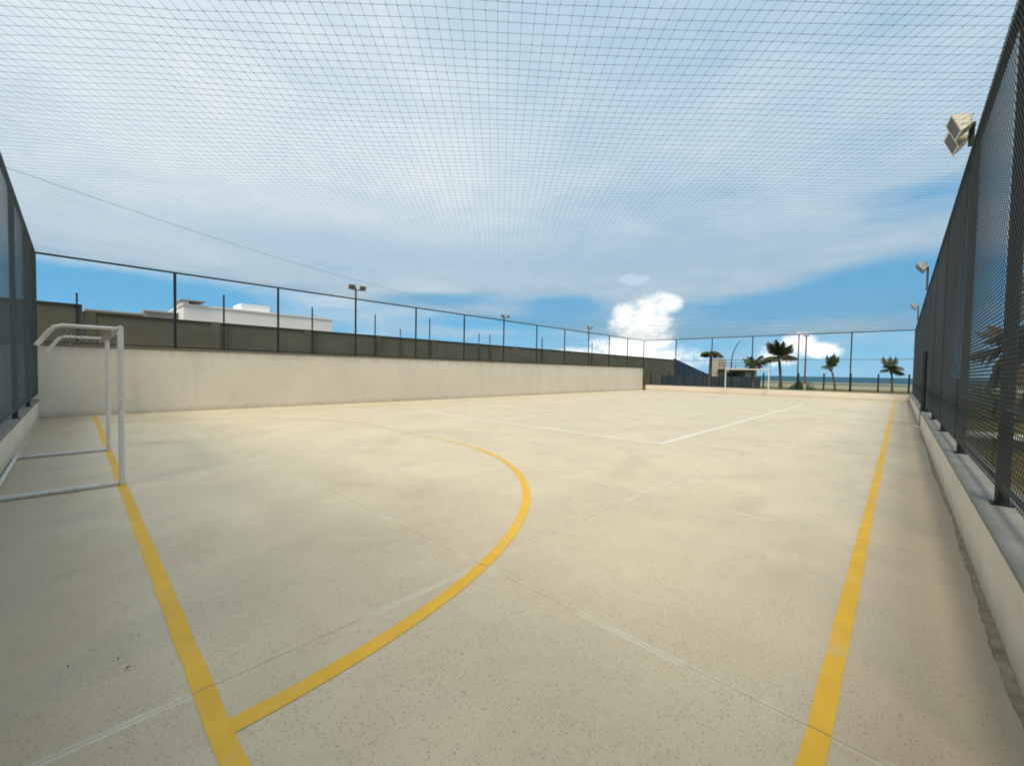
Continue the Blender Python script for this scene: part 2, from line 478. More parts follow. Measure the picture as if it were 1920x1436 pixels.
def hline(name, y, x0, x1, w, m, label, z=LZ):
    g = MB(); cuts = [x0]+sorted(x for x in JX if x0 < x < x1)+[x1]
    for a, b in zip(cuts, cuts[1:]):
        k = max(1, int((b-a)/0.25)); e = GAP*1.3
        for i in range(k):
            xa = a+(b-a)*i/k+(e if i == 0 and a != x0 else 0); xb = a+(b-a)*(i+1)/k-(e if i == k-1 and b != x1 else 0)
            j = lambda y: 0.003*math.sin(y*9.1)+0.002*math.sin(y*23)
            g.poly([(xa, y-w/2+j(xa), z), (xb, y-w/2+j(xb), z), (xb, y+w/2-j(xb+3), z), (xa, y+w/2-j(xa+3), z)])
    return structure(tag(g.build(name, m), label))


YG, YG2 = 0.405, 35.8
vline('sideline', -0.205, -0.6, 36.2, 0.088, M_yel, 'yellow sideline painted beside the low kerb wall')
hline('goal_line', YG, -17.3, 0.3, 0.088, M_yel, 'yellow goal line under the near white goal')
hline('goal_line', YG2, -17.3, 0.3, 0.088, M_yel, 'yellow goal line under the far white goal')


def arc(yg, sgn, label):
    g = MB(); R0 = 5.17; w = 0.098; z = LZ+0.0009
    a0 = math.asin(0.036/R0); aa = [a0+(PI/2-a0)*k/60 for k in range(61)]
    pts = [(GX[0]+R0*math.cos(a), yg+sgn*R0*math.sin(a)) for a in aa]
    pts += [(GX[1]-R0*math.sin(a), yg+sgn*R0*math.cos(a)) for a in [(PI/2-a0)*k/60 for k in range(61)]]
    quads = []
    for i in range(len(pts)-1):
        (ax, ay), (bx, by) = pts[i], pts[i+1]
        cut = any((ay-y)*(by-y) < 0 for y in JY[1:-1]) or any((ax-x)*(bx-x) < 0 for x in JX[1:-1])
        d = Vector((bx-ax, by-ay)).normalized(); nn = Vector((-d.y, d.x))*w/2
        segs = [(0, 1)]
        if cut:
            f = next((abs((y-ay)/(by-ay)) for y in JY[1:-1] if (ay-y)*(by-y) < 0), None)
            if f is None: f = next(abs((x-ax)/(bx-ax)) for x in JX[1:-1] if (ax-x)*(bx-x) < 0)
            L = math.hypot(bx-ax, by-ay); e = 0.006/L
            segs = [(0, max(0, f-e)), (min(1, f+e), 1)]
        for s0, s1 in segs:
            if s1-s0 < 1e-4: continue
            A = Vector((ax+(bx-ax)*s0, ay+(by-ay)*s0)); B = Vector((ax+(bx-ax)*s1, ay+(by-ay)*s1))
            g.poly([(A.x-nn.x, A.y-nn.y, z), (B.x-nn.x, B.y-nn.y, z), (B.x+nn.x, B.y+nn.y, z), (A.x+nn.x, A.y+nn.y, z)])
    return structure(tag(g.build('penalty_arc', M_yel2), label))


arc(YG, 1, 'yellow penalty area arc curving in front of the near goal')
arc(YG2, -1, 'yellow penalty area arc curving in front of the far goal')
vline('court_line', -3.79, 8.86, 26.9, 0.075, M_wht, 'white line running away from the corner mid court')
vline('court_line', -12.9, 8.86, 26.9, 0.075, M_wht, 'white line running along the beige wall side')
hline('court_line', 8.83, -12.93, -3.76, 0.075, M_wht, 'white line across the court from the mid court corner')
hline('court_line', 26.93, -12.93, -3.76, 0.075, M_wht, 'white line across the far half of the court')

# ------------------------------------------------------------------ kerb walls and the retaining wall
GATE = (17.75, 18.9)


def kerb(label, segs, axis):
    k = thing('kerb_wall', label, 'low wall')
    for a, b in segs:
        if axis == 'y':
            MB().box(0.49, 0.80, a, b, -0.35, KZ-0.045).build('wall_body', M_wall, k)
            MB().bev(0.482, 0.83, a-0.004, b+0.004, KZ-0.045, KZ, 0.012).build('coping', M_kerbtop, k)
        else:
            (p0, p1) = axis
            MB().box(a, b, p0, p1, -0.35, KZ-0.045).build('wall_body', M_wall, k)
            MB().bev(a-0.004, b+0.004, p0-0.008, p1+0.008, KZ-0.045, KZ, 0.012).build('coping', M_kerbtop, k)
    return k


kerb('low beige kerb wall with grey coping under the tall right fence', [(-1.1, GATE[0]), (GATE[1], 37.1)], 'y')
kerb('low beige kerb wall behind the near white goal', [(-17.55, 0.47)], (-0.97, -0.69))
kerb('low beige kerb wall along the far end of the court', [(-17.3, 0.47)], (36.6, 37.0))

rw = thing('retaining_wall', 'tall pale beige rendered wall along the left side of the court', 'wall')
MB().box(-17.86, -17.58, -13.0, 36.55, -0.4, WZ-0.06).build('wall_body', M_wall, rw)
MB().bev(-17.88, -17.565, -13.0, 36.57, WZ-0.06, WZ, 0.012).build('coping', M_dark, rw)

# ------------------------------------------------------------------ fences


def mesh_panel(w, h, s, r, m=None):
    """chain link wires in the local XZ plane, clipped to w x h"""
    g = MB(); st = s*math.sqrt(2)
    k = -h
    k = -math.ceil(h/st)*st
    while k < w:
        for sg in (1, -1):
            # line x = k + z (sg=1) or x = w-k - z
            z0 = max(0, -k); z1 = min(h, w-k)
            if z1-z0 > 0.01:
                xa, xb = (k+z0, k+z1) if sg == 1 else (w-k-z0, w-k-z1)
                o = r*0.9*sg
                g.tube([(xa, o, z0), (xb, o, z1)], r, 3, False)
        k += st
    return g.data('mesh_panel', m or M_wire)


def post_data(h, r):
    g = MB().tube([(0, 0, 0), (0, 0, h)], r, 10)
    g.tube([(0, 0, h-0.002), (0, 0, h+0.025)], [r*1.15, r*0.6], 10)
    return g


def fence(label, posts, z0, zr, inward, pr, s, wr_, lower=None, mesh_gap=0.16, skip=None, wm=None):
    """posts: list of (x,y); inward: unit vector to the court side"""
    f = thing('court_fence', label, 'fence')
    a, b = Vector((*posts[0], 0)), Vector((*posts[-1], 0))
    d = (b-a).normalized(); rz = math.atan2(d.y, d.x); inn = Vector((*inward, 0))
    pm = post_data(zr-z0, pr).data('post', M_steel, smooth=False)
    bm = MB().box(-pr*1.5, pr*1.5, -pr*1.5, pr*1.5, 0, 0.014).data('base_plate', M_steel)
    for x, y in posts:
        p = place('post', pm, f, (x, y, z0)); place('base_plate', bm, p, (0, 0, 0.001), rz)
    cache = {}
    for (xa, ya), (xb, yb) in zip(posts, posts[1:]):
        L = math.hypot(xb-xa, yb-ya); key = round(L, 2)
        h = zr-z0-mesh_gap-0.02
        if key not in cache: cache[key] = (mesh_panel(L, h, s, wr_, wm), MB().tube([(0, 0, 0), (L, 0, 0)], 0.030, 8).data('top_rail', M_steel),
                                           MB().tube([(0, 0, 0), (L, 0, 0)], 0.019, 6).data('bottom_rail', M_steel),
                                           MB().tube([(0, 0, 0), (L, 0, 0)], 0.017, 6).data('middle_rail', M_steel))
        me, tr, br, mr = cache[key]
        o = inn*(pr+0.006)
        if not (skip and skip(xa, ya)):
            place('mesh_panel', me, f, (xa+o.x, ya+o.y, z0+mesh_gap), rz)
            place('bottom_rail', br, f, (xa, ya, z0+mesh_gap), rz)
            if lower: place('middle_rail', mr, f, (xa, ya, lower), rz)
        place('top_rail', tr, f, (xa, ya, zr), rz)
    return f


wy = [-0.80+3.135*i for i in range(13)]; wy[-1] = YF
fence('tall mesh fence on top of the beige wall with black posts', [(XL-0.13, y) for y in wy], WZ, ZR, (1, 0), 0.040, 0.07, 0.0010, None, 0.05)
ry = [-1.13+3.125*i for i in range(13)]; ry[-1] = YF
rf = fence('tall dark mesh fence on the low kerb wall at right', [(XR+0.03, y) for y in ry], KZ, ZR, (-1, 0), 0.042, 0.05, 0.0024, 1.30, 0.16)
lx = [XL-0.13+3.04*i for i in range(7)]; lx[-1] = XR+0.03
fence('tall mesh fence behind the near goal at left', [(x, -0.74) for x in lx], KZ, ZR, (0, 1), 0.036, 0.05, 0.0017, None, 0.16, None, M_wire2)
fx = [XL-0.13+3.035*i for i in range(7)]; fx[-1] = XR+0.03
ff = fence('tall see-through fence across the far end of the court', [(x, YF) for x in fx], KZ, ZR, (0, -1), 0.040, 0.07, 0.0010, 2.75, 0.05)
sp = MB().box(-0.045, 0.045, -0.045, 0.045, 0, 1.33).box(-0.055, 0.055, -0.055, 0.055, 1.33, 1.345).data('short_post', M_steel)
for x in (-17.0, -15.3, -13.8, -12.3, -10.8, -9.3, -7.8, -5.52, -4.0, -2.5, -1.07, 0.42): place('short_post', sp, ff, (x, YF+0.12, KZ-0.1 if x < 0.6 else KZ))
MB().tube([(-17.0, YF+0.12, 1.0), (0.42, YF+0.12, 1.0)], 0.014, 6).build('handrail', M_steel, ff)

# gate in the right fence kerb opening
gt = thing('steel_gate', 'narrow dark steel gate in the gap of the right kerb wall', 'gate', (0.55, GATE[0]+0.06, 0))
MB().tube([(0, 0, 0), (0, 0, 2.35)], 0.045, 8).build('gate_post', M_steel, gt)
MB().tube([(0, 1.03, 0), (0, 1.03, 2.35)], 0.045, 8).build('gate_post', M_steel, gt)
fr = MB()
for a, b in (((0, .07, .06), (0, .07, 2.2)), ((0, .96, .06), (0, .96, 2.2)), ((0, .07, .06), (0, .96, .06)), ((0, .07, 2.2), (0, .96, 2.2)), ((0, .07, 1.1), (0, .96, 1.1))):
    fr.tube([a, b], 0.022, 6)
leaf = fr.build('gate_leaf', M_steel, gt)
pl = place('mesh_infill', mesh_panel(0.88, 2.12, 0.05, 0.0016), leaf, (0, 0.075, 0.07), PI/2)
MB().box(-0.05, 0.02, 0.84, 0.93, 1.05, 1.16).build('latch', M_steel, leaf)

# ------------------------------------------------------------------ net over the court (diamond mesh)
x0, x1, y0, y1 = XL-0.1, XR, YN-0.05, YF


def netz(x, y):
    u = (x-x0)/(x1-x0); v = (y-y0)/(y1-y0)
    su = max(0, math.sin(PI*u)); sv = max(0, math.sin(PI*v))
    bay = 0.012*abs(math.sin(PI*(y-y0)/6.26))
    return ZR+0.03-0.17*(su**0.6)*(sv**0.5)-bay*su+0.018*math.sin(x*1.9+y*0.7)*su+0.012*math.sin(y*2.3-x*1.1)*su


g = MB(); SP = 0.105; st = SP*math.sqrt(2)
for fam in (1, -1):
    lo, hi = (y0-x1, y1-x0) if fam == 1 else (y0+x0, y1+x1)
    c = lo
    while c < hi:
        cj = c+random.uniform(-.006, .006)
        # fam 1: y = x + c ; fam -1: y = -x + c
        if fam == 1: xa, xb = max(x0, y0-cj), min(x1, y1-cj)
        else: xa, xb = max(x0, cj-y1), min(x1, cj-y0)
        if xb-xa > 0.05:
            k = max(2, int((xb-xa)/0.7)); pts = []
            for i in range(k+1):
                x = xa+(xb-xa)*i/k; y = x+cj if fam == 1 else cj-x
                w = 0.008*math.sin(x*7+cj*13)
                pts.append((x+w, y-w*fam, netz(x, y)))
            g.tube(pts, 0.0015, 3, False)
        c += st
# knots close to the camera
R_ = 8.0
na = 0
ka = y0-x1
while ka < y1-x0:
    kb = y0+x0
    while kb < y1+x1:
        x = (kb-ka)/2; y = (kb+ka)/2
        if x0 < x < x1 and y0 < y < y1 and x*x+y*y < R_*R_ and (y > -x*0.2-0.5):
            b = len(g.v); z = netz(x, y); r = 0.005
            g.v += [(x+r, y, z), (x-r, y, z), (x, y+r, z), (x, y-r, z), (x, y, z+r), (x, y, z-r)]
            for q in ((0, 2, 4), (2, 1, 4), (1, 3, 4), (3, 0, 4), (2, 0, 5), (1, 2, 5), (3, 1, 5), (0, 3, 5)):
                g.f.append(tuple(b+i for i in q)); g.mi.append(0)
        kb += st
    ka += st
tag(g.build('overhead_net', M_net), 'fine dark cord net stretched over the whole court', 'net')
g = MB(); a, b = Vector((-10.3, -0.72, ZR-0.03)), Vector((-13.6, 7.2, ZR-0.12)); c3 = Vector((-17.6, 17.9, ZR))
pts = [a.lerp(b, i/10)-Vector((0, 0, 0.10*math.sin(PI*i/10))) for i in range(11)]+[b.lerp(c3, i/10)-Vector((0, 0, 0.05*math.sin(PI*i/10))) for i in range(1, 11)]
g.tube(pts, 0.0032, 5)
tag(g.build('support_cable', M_steel), 'thin dark cable slung under the net from the near left fence', 'cable')

# ------------------------------------------------------------------ goals


def goal(label, y, s, group='white football goals', r=0.030):
    G = thing('football_goal', label, 'goal', (-8.7, y, 0), 0, group)
    hw = 1.5
    for sx in (hw, -hw):
        MB().tube([(sx, 0, 0.004), (sx, 0, 2.0)], r, 12).build('goal_post', M_goal, G, smooth=False)
        MB().tube([(sx, -s*r, 1.985), (sx, -s*0.50, 1.985), (sx, -s*0.56, 1.96), (sx, -s*0.60, 1.91), (sx, -s*0.70, 1.74)], 0.024, 10).build('top_arm', M_goal, G)
        MB().tube([(sx, -s*r, 0.032), (sx, -s*0.45, 0.030), (sx, -s*1.06, 0.030)], 0.026, 10).build('bottom_bar', M_goal, G)
    MB().tube([(-hw-r, 0, 2.0), (hw+r, 0, 2.0)], r, 12).build('crossbar', M_goal, G)
    MB().tube([(-hw, -s*1.06, 0.030), (hw, -s*1.06, 0.030)], 0.024, 10).build('back_bar', M_goal, G)
    MB().tube([(hw, -s*0.42, 0.030), (hw, -s*0.50, 0.030)], 0.034, 10).build('pipe_joint', M_goal, G)
    # net gathered up along the crossbar and the arms
    g = MB(); rr = random.Random(3)
    for i in range(46):
        x = -hw+3*i/45; L = 0.06+0.09*rr.random()
        pts = [(x, -s*0.05, 1.99)]
        for k in range(1, 5):
            pts.append((x+rr.uniform(-.06, .06), -s*(0.06+0.05*rr.random()), 1.99-L*k/4))
        g.tube(pts, 0.0026, 3, False)
    for sx in (hw, -hw):
        for i in range(26):
            yy = 0.04+0.5*i/25; L = 0.08+0.12*rr.random(); pts = [(sx, -s*yy, 1.97)]
            for k in range(1, 4): pts.append((sx+rr.uniform(-.03, .03), -s*(yy+rr.uniform(-.05, .05)), 1.97-L*k/3))
            g.tube(pts, 0.0026, 3, False)
    g.build('gathered_net', M_goalnet, G)
    return G


goal('white pipe football goal standing near on the left goal line', YG, 1)
goal('small distant white football goal at the far end', YG2, -1, r=0.040)

# ------------------------------------------------------------------ floodlights


def lamp_head(parent, loc, rx, ry, rz, sc=1.0, hm=None):
    hm = hm or M_lamp
    g = MB(); w, h, d = 0.20*sc, 0.16*sc, 0.07*sc
    v = [(-w, -d, -h), (w, -d, -h), (w, -d, h), (-w, -d, h), (-w*.72, d, -h*.7), (w*.72, d, -h*.7), (w*.72, d, h*.7), (-w*.72, d, h*.7)]
    g.v += v
    for q in ((0, 1, 2, 3), (4, 7, 6, 5), (0, 4, 5, 1), (1, 5, 6, 2), (2, 6, 7, 3), (3, 7, 4, 0)): g.f.append(q); g.mi.append(0)
    for i in range(5):
        x = -w*.55+w*1.1*i/4; g.box(x-0.006, x+0.006, d, d+0.035*sc, -h*.6, h*.6)
    g.box(-w-.008, w+.008, -d-.012, -d-.001, h*.88, h+.008); g.box(-w-.008, w+.008, -d-.012, -d-.001, -h-.008, -h*.88)
    g.box(-w-.008, -w*.9, -d-.012, -d-.001, -h*.88, h*.88); g.box(w*.9, w+.008, -d-.012, -d-.001, -h*.88, h*.88)
    o = g.build('lamp_head', hm, parent, loc); o.rotation_euler = (rx, ry, rz)
    MB().box(-w*.9, w*.9, -d-.007, -d-.002, -h*.88, h*.88).build('lamp_glass', M_glass, o)
    y = MB(); y.tube([(-w-.02, 0, 0), (-w-.02, d+.06*sc, 0), (w+.02, d+.06*sc, 0), (w+.02, 0, 0)], 0.008*sc, 5)
    y.build('yoke', hm, o)
    return o


def floodlight(label, x, y, zt, dirx, heads, group, sc=1.0, hm=None):
    f = thing('floodlight', label, 'floodlight', (x, y, ZR+0.03), 0, group)
    MB().box(-0.028, 0.028, -0.028, 0.028, 0, zt-ZR).build('mast', M_steel, f)
    MB().box(-0.02, 0.02, -0.30*sc, 0.30*sc, zt-ZR-0.13, zt-ZR-0.09).build('cross_arm', M_steel, f)
    for dy_, dz_, rx, rz in heads:
        lamp_head(f, (dirx*0.15*sc, dy_, zt-ZR+dz_), rx, 0, rz, sc, hm)
    return f


GR = 'floodlights on the right fence'
tilt = math.radians(38)
floodlight('pair of cream floodlights high on the right fence, nearest', XR-0.02, ry[3], 4.92, -1, [(-0.10, -0.03, tilt*0.6, -PI/2+0.1), (0.22, -0.10, tilt*0.6, -PI/2+0.1)], GR, 0.78)
floodlight('second floodlight along the right fence top, small and grey', XR-0.02, ry[7], 5.45, -1, [(-0.2, 0, tilt, -PI/2), (0.2, 0, tilt, -PI/2)], GR, 1.0, M_lampgrey)
floodlight('farthest floodlight on the right fence near the far corner', XR-0.02, ry[10]+1.2, 5.40, -1, [(-0.2, 0, tilt, -PI/2), (0.2, 0, tilt, -PI/2)], GR, 1.0, M_lampgrey)
GL = 'floodlights on the wall side fence'
floodlight('grey twin floodlight on the wall fence right of the white house', XL-0.13, wy[3], 5.10, 1, [(-0.25, 0.0, tilt, PI/2), (0.25, 0.0, tilt, PI/2)], GL, 0.72, M_lampgrey)
floodlight('low twin floodlight on the middle of the wall fence', XL-0.13, wy[6], 4.86, 1, [(-0.25, 0, tilt, PI/2), (0.25, 0, tilt, PI/2)], GL, 0.5, M_lampgrey)
floodlight('far twin floodlight on the wall fence left of the tall white cloud', XL-0.13, wy[9], 5.0, 1, [(-0.25, 0, tilt, PI/2), (0.25, 0, tilt, PI/2)], GL, 0.5, M_lampgrey)

# ------------------------------------------------------------------ dark boundary wall with electric fence poles
bw = thing('boundary_wall', 'long dark olive wall behind the court wall with pilasters', 'wall', (-23, 0, 0))
ys = [0.42+4.05*i for i in range(14)]+[57.0]
for a, b in zip(ys, ys[1:]):
    MB().box(-0.10, 0.06, a+0.18, b-0.18, -0.1, 3.49).build('wall_panel', M_dark, bw)
    MB().box(-0.14, 0.10, a+0.18, b-0.18, 3.49, 3.54).build('coping', M_cap, bw)
for y in ys:
    MB().box(-0.12, 0.09, y-0.18, y+0.18, -0.1, 3.55).build('pilaster', M_dark, bw)
hw_ = thing('boundary_wall', 'taller dark wall section at the left end of the olive wall', 'wall', (-23, 0, 0))
for a, b in ((-14.0, -8.0), (-7.98, -2.9), (-2.88, 0.235)):
    MB().box(-0.16, 0.12, a, b, 1.7, 3.74).build('wall_panel', M_dark, hw_)
    MB().box(-0.2, 0.16, a-.004, b+.004, 3.74, 3.80).build('coping', M_cap, hw_)
poles = [(0.10, 4.22, 'short electric fence pole on the taller dark wall section'),
         (4.77, 4.82, 'electric fence pole in front of the left half of the white house'),
         (8.70, 4.76, 'electric fence pole in front of the right end of the white house'),
         (12.3, 4.78, 'electric fence pole first to the right of the white house'),
         (16.2, 4.95, 'tallest thin electric fence pole, second to the right of the house'),
         (20.6, 4.34, 'short electric fence pole left one of a close pair'),
         (21.7, 4.30, 'short electric fence pole right one of a close pair'),
         (14.0, 4.05, 'lowest stubby electric fence pole right of the white house'),
         (28.0, 4.5, 'electric fence pole toward the far end of the olive wall'),
         (36.0, 4.6, 'electric fence pole nearest the far end of the olive wall')]
for y, zt, lab in poles:
    p = thing('electric_fence_pole', lab, 'pole', (-22.88, y, 0), 0, 'electric fence poles on the dark wall')
    MB().tube([(0.04, 0, 2.0), (0.04, 0, zt)], 0.035 if zt > 4.4 else 0.026, 6).build('rod', M_steel, p)
    im = MB().tube([(0, 0, 0), (0.05, 0, 0)], 0.04, 6).data('insulator', M_cap)
    z = 3.75
    while z < zt-0.05:
        place('insulator', im, p, (0.06, 0, z)); z += 0.2

# ------------------------------------------------------------------ unseen building added behind the camera to shade the near end
h = thing('shade_building', 'plain cream building out of view, added to shade the near end', 'building', (-9, -5.2, 0))
MB().box(-8.3, 19, -8, 0, -0.1, 9.9).build('wall', M_wall, h)
MB().box(-8.45, 19.15, -8.15, 0.15, 9.9, 10.2).build('parapet', M_kerbtop, h)
for z in (1.2, 4.6, 8.0):
    for i in range(8):
        x = -7.3+i*3.3
        w = MB().box(x, x+1.5, 0.001, 0.06, z, z+1.3).build('window', M_white, h)
        MB().box(x+.1, x+1.4, 0.061, 0.07, z+.1, z+1.2).build('pane', M_pane, w)
# ------------------------------------------------------------------ houses behind the dark wall
h = thing('white_house', 'flat roofed white house behind the dark wall at left', 'house', (-45, 6.5, 0))
MB().box(-9, 0, 0, 12.7, 1.5, 6.72).build('wall', M_white, h)
MB().box(-9.1, 0.08, -0.08, 12.78, 6.72, 6.86).build('parapet', M_white, h)
MB().box(-2.6, 0.06, -0.1, 0.36, 6.86, 7.10).build('roof_upstand', M_white, h)
MB().box(-3.0, 0.25, -0.2, 1.5, 7.11, 7.20).build('roof_slab', M_slab, h)
MB().box(-3.2, -0.4, 4.35, 6.75, 6.86, 7.5).build('roof_box', M_tank, h)
for y in (2.5, 6.0, 9.5):
    w = MB().box(0.001, 0.05, y, y+1.4, 2.6, 4.0).build('window', M_grey, h)
    MB().box(0.051, 0.06, y+0.1, y+1.3, 2.7, 3.9).build('pane', M_pane, w)
h = thing('grey_house', 'low grey house just left of the white house', 'house', (-47, 2.2, 0))
MB().box(-8, 0, -1.4, 1.95, 1.5, 5.75).build('wall', M_grey, h)
MB().box(-8, -0.6, 1.95, 4.4, 1.5, 6.15).build('side_wing', M_grey, h)
MB().box(-8.2, 0.25, -1.6, 1.9, 5.75, 5.87).build('roof', M_slab, h)
MB().box(-8.2, -0.35, 1.94, 4.5, 6.15, 6.27).build('roof', M_slab, h)
w = MB().box(0.001, 0.05, -0.6, 0.8, 3.0, 4.2).build('window', M_slab, h)
MB().box(0.051, 0.06, -0.5, 0.7, 3.1, 4.1).build('pane', M_pane, w)

# ------------------------------------------------------------------ blue hoarding beyond the end of the dark wall
h = thing('blue_hoarding', 'deep blue hoarding stepping down beyond the end of the dark wall', 'hoarding')


def hy(y): return 3.62-2.05*(y-57.2)/13.6 if y < 70.8 else max(1.0, 1.57-0.012*(y-70.8))


y = 57.2; i = 0
while y < 96:
    L = 1.9
    g = MB(); x = -23.0; za, zb = hy(y+0.02), hy(y+L-0.02); z0 = -0.1
    g.v += [(x-.03, y+.02, z0), (x+.03, y+.02, z0), (x+.03, y+L-.02, z0), (x-.03, y+L-.02, z0), (x-.03, y+.02, za), (x+.03, y+.02, za), (x+.03, y+L-.02, zb), (x-.03, y+L-.02, zb)]
    g.f += [(0, 3, 2, 1), (0, 1, 5, 4), (1, 2, 6, 5), (2, 3, 7, 6), (3, 0, 4, 7), (4, 5, 6, 7)]; g.mi += [0]*6
    g.build('panel', M_blue, h)
    MB().box(x-.04, x+.06, y-.03, y+.015, z0, hy(y)+0.05).build('post', M_steel, h)
    if y < 71:
        MB().tube([(x, y, za+.06), (x, y+L, zb+.06)], 0.06, 4).build('top_cap', M_cap, h)
    y += L
h = thing('blue_hoarding', 'low blue grey hoarding behind the far white goal', 'hoarding')
for i in range(8):
    x = -21.6+i*1.35
    MB().box(x+.01, x+1.33, 50.0, 50.06, -.1, 1.36).build('panel', M_slate, h)
    MB().box(x-.04, x+.005, 49.96, 50.09, -.1, 1.44).build('post', M_steel, h)

# ------------------------------------------------------------------ kiosk, lamps
k = thing('beach_kiosk', 'small cream kiosk with flat timber roof behind the far goal', 'kiosk', (-14.2, 52, 0))
MB().box(-2.2, -1.45, 0, 3, -0.1, 3.45).build('chimney_block', M_cream, k)
MB().box(-1.449, 1.9, 0.4, 3, -0.1, 2.2).build('wall', M_cream, k)
MB().box(-1.44, 2.4, -0.5, 3.3, 2.203, 2.34).build('roof', M_slab, k)
for z in (2.62, 2.9): MB().box(-1.44, 1.6, 0.3, 0.38, z, z+0.07).build('roof_rail', M_brown, k)
for x in (-0.9, 0.3, 1.5): MB().box(x-.04, x+.04, 0.30, 0.38, 2.341, 2.62).build('rail_post', M_brown, k)
w = MB().box(-0.6, 1.3, 0.36, 0.399, 1.0, 1.95).build('window', M_brown, k)
MB().box(-0.5, 1.2, 0.34, 0.359, 1.08, 1.87).build('pane', M_pane, w)

l = thing('street_lamp', 'curved street lamp bending over beyond the far fence', 'street lamp', (-12.6, 46, 0))
pts = [(0, 0, 0), (0, 0, 2.6)]+[(1.5*(1-math.cos(a)), 0, 2.6+2.75*math.sin(a)) for a in [1.05*k/10 for k in range(1, 11)]]
MB().tube(pts, [0.06]*2+[0.05-0.002*i for i in range(10)], 8).build('pole', M_steel, l)
MB().box(pts[-1][0]-.02, pts[-1][0]+0.26, -0.06, 0.06, pts[-1][2]-0.03, pts[-1][2]+0.02).build('lamp_head', M_lampgrey, l)
l = thing('street_lamp', 'straight brown lamp pole beside the third far fence post', 'street lamp', (-6.38, 46, 0))
MB().tube([(0, 0, 0), (0, 0, 5.2)], [0.08, 0.055], 8).build('pole', M_brown, l)
MB().box(-.22, .22, -.09, .09, 5.2, 5.28).build('lamp_head', M_brown, l)
MB().tube([(0, 0, 0), (0, 0, 0.9)], 0.1, 8).build('pole_base', M_cream, l)

# ------------------------------------------------------------------ palms


def frond_data(L, droop, seed, m, fold=0.55, dens=26):
    rr = random.Random(seed); g = MB(); pts = []
    for i in range(9):
        q = i/8
        pts.append(Vector((L*q*(1-0.18*droop*q), 0, L*(0.42*q-droop*0.62*q*q))))
    g.tube(pts, [0.028*(1-0.8*i/8)*L/1.8+0.004 for i in range(9)], 4)
    for i in range(dens):
        q = 0.12+0.88*i/dens; k = min(7, int(q*8)); f = q*8-k; p = pts[k].lerp(pts[k+1], f); d = (pts[k+1]-pts[k]).normalized()
        ll = L*0.34*math.sin(PI*min(1, 0.18+q*0.85))*rr.uniform(.75, 1.1)+0.05
        for sg in (1, -1):
            o = (d*0.62+Vector((0, sg*0.8, 0))+Vector((0, 0, -fold*rr.uniform(.4, 1.3)))).normalized()
            w = d*0.022*L
            b = len(g.v); mid = p+o*ll*0.5+Vector((0, 0, -.03)); tip = p+o*ll+Vector((0, 0, -ll*0.28))
            g.v += [tuple(p-w), tuple(p+w), tuple(mid+w), tuple(tip), tuple(mid-w)]
            g.f.append((b, b+1, b+2, b+4)); g.f.append((b+4, b+2, b+3)); g.mi += [0, 0]
    return g.data('frond', m)


def palm(label, x, y, zc, r, n, lean=(0, 0), L=1.7, style='open', seed=0, z0=0.0):
    rr = random.Random(seed*17+5)
    p = thing('palm_tree', label, 'palm tree', (x, y, z0), 0, 'young coconut palms outside the court')
    pts = []; rad = []
    for i in range(15):
        q = i/14; pts.append((lean[0]*(q*q-1), lean[1]*(q*q-1), (zc-z0)*q)); rad.append(r*(1.35-0.5*min(1, q*2.5)-0.15*q)*(1+0.06*(i % 2)))
    MB().tube(pts, rad, 9).build('trunk', M_trunk, p)
    MB().tube([(0, 0, zc-z0-.25), (0, 0, zc-z0-.05), (0, 0, zc-z0+.2)], [r*1.0, r*1.5, r*.7], 8).build('crown_base', M_frond2, p)
    for i in range(n):
        a = i*2.39996+rr.uniform(-.3, .3); q = i/n
        if style == 'tied': el, dr = (rr.uniform(1.2, 1.6), rr.uniform(.05, .35)) if rr.random() < .62 else (rr.uniform(.2, 1.0), rr.uniform(.6, 1.2))
        elif style == 'vee': el = rr.uniform(.85, 1.3) if q < .6 else rr.uniform(-.3, .3); dr = rr.uniform(.3, .75)
        elif style == 'flat': el = rr.uniform(-0.15, 0.35); dr = rr.uniform(.5, .95)
        else: el = 1.05-1.5*q+rr.uniform(-.15, .15); dr = 0.45+0.6*q
        fm = frond_data(L*rr.uniform(.8, 1.1), dr, seed*100+i, M_frond if rr.random() < .72 else M_frond2)
        o = place('frond', fm, p, (0, 0, zc-z0)); o.rotation_euler = (rr.uniform(-.4, .4), -el+0.36, a)
    return p


palm('bushy palm with a low flat crown, leftmost beyond the far fence', -14.6, 46, 3.85, 0.12, 20, (0.1, 0), 1.35, 'flat', 1)
palm('short dark palm between the flat palm and the tallest palm', -10.6, 46, 2.75, 0.14, 18, (0, 0), 1.35, 'open', 2)
palm('tallest palm beyond the right post of the far goal', -8.5, 46, 3.35, 0.15, 26, (-0.25, 0), 1.85, 'vee', 3)
palm('slim palm with tied up fronds near the middle of the far fence', -4.5, 46, 2.25, 0.09, 9, (-0.35, 0), 1.2, 'tied', 4)
palm('slim palm with tied up fronds nearest the right fence', -0.55, 46, 2.1, 0.09, 10, (-0.1, 0), 1.2, 'tied', 5)
palm('large leafy palm seen through the right fence mesh', 3.3, 14.2, 2.7, 0.16, 15, (0.3, 0.2), 2.3, 'open', 6, -0.06)
palm('second palm farther off seen through the right fence mesh', 3.6, 24.0, 2.7, 0.16, 18, (0.2, 0.1), 2.2, 'open', 7, -0.06)


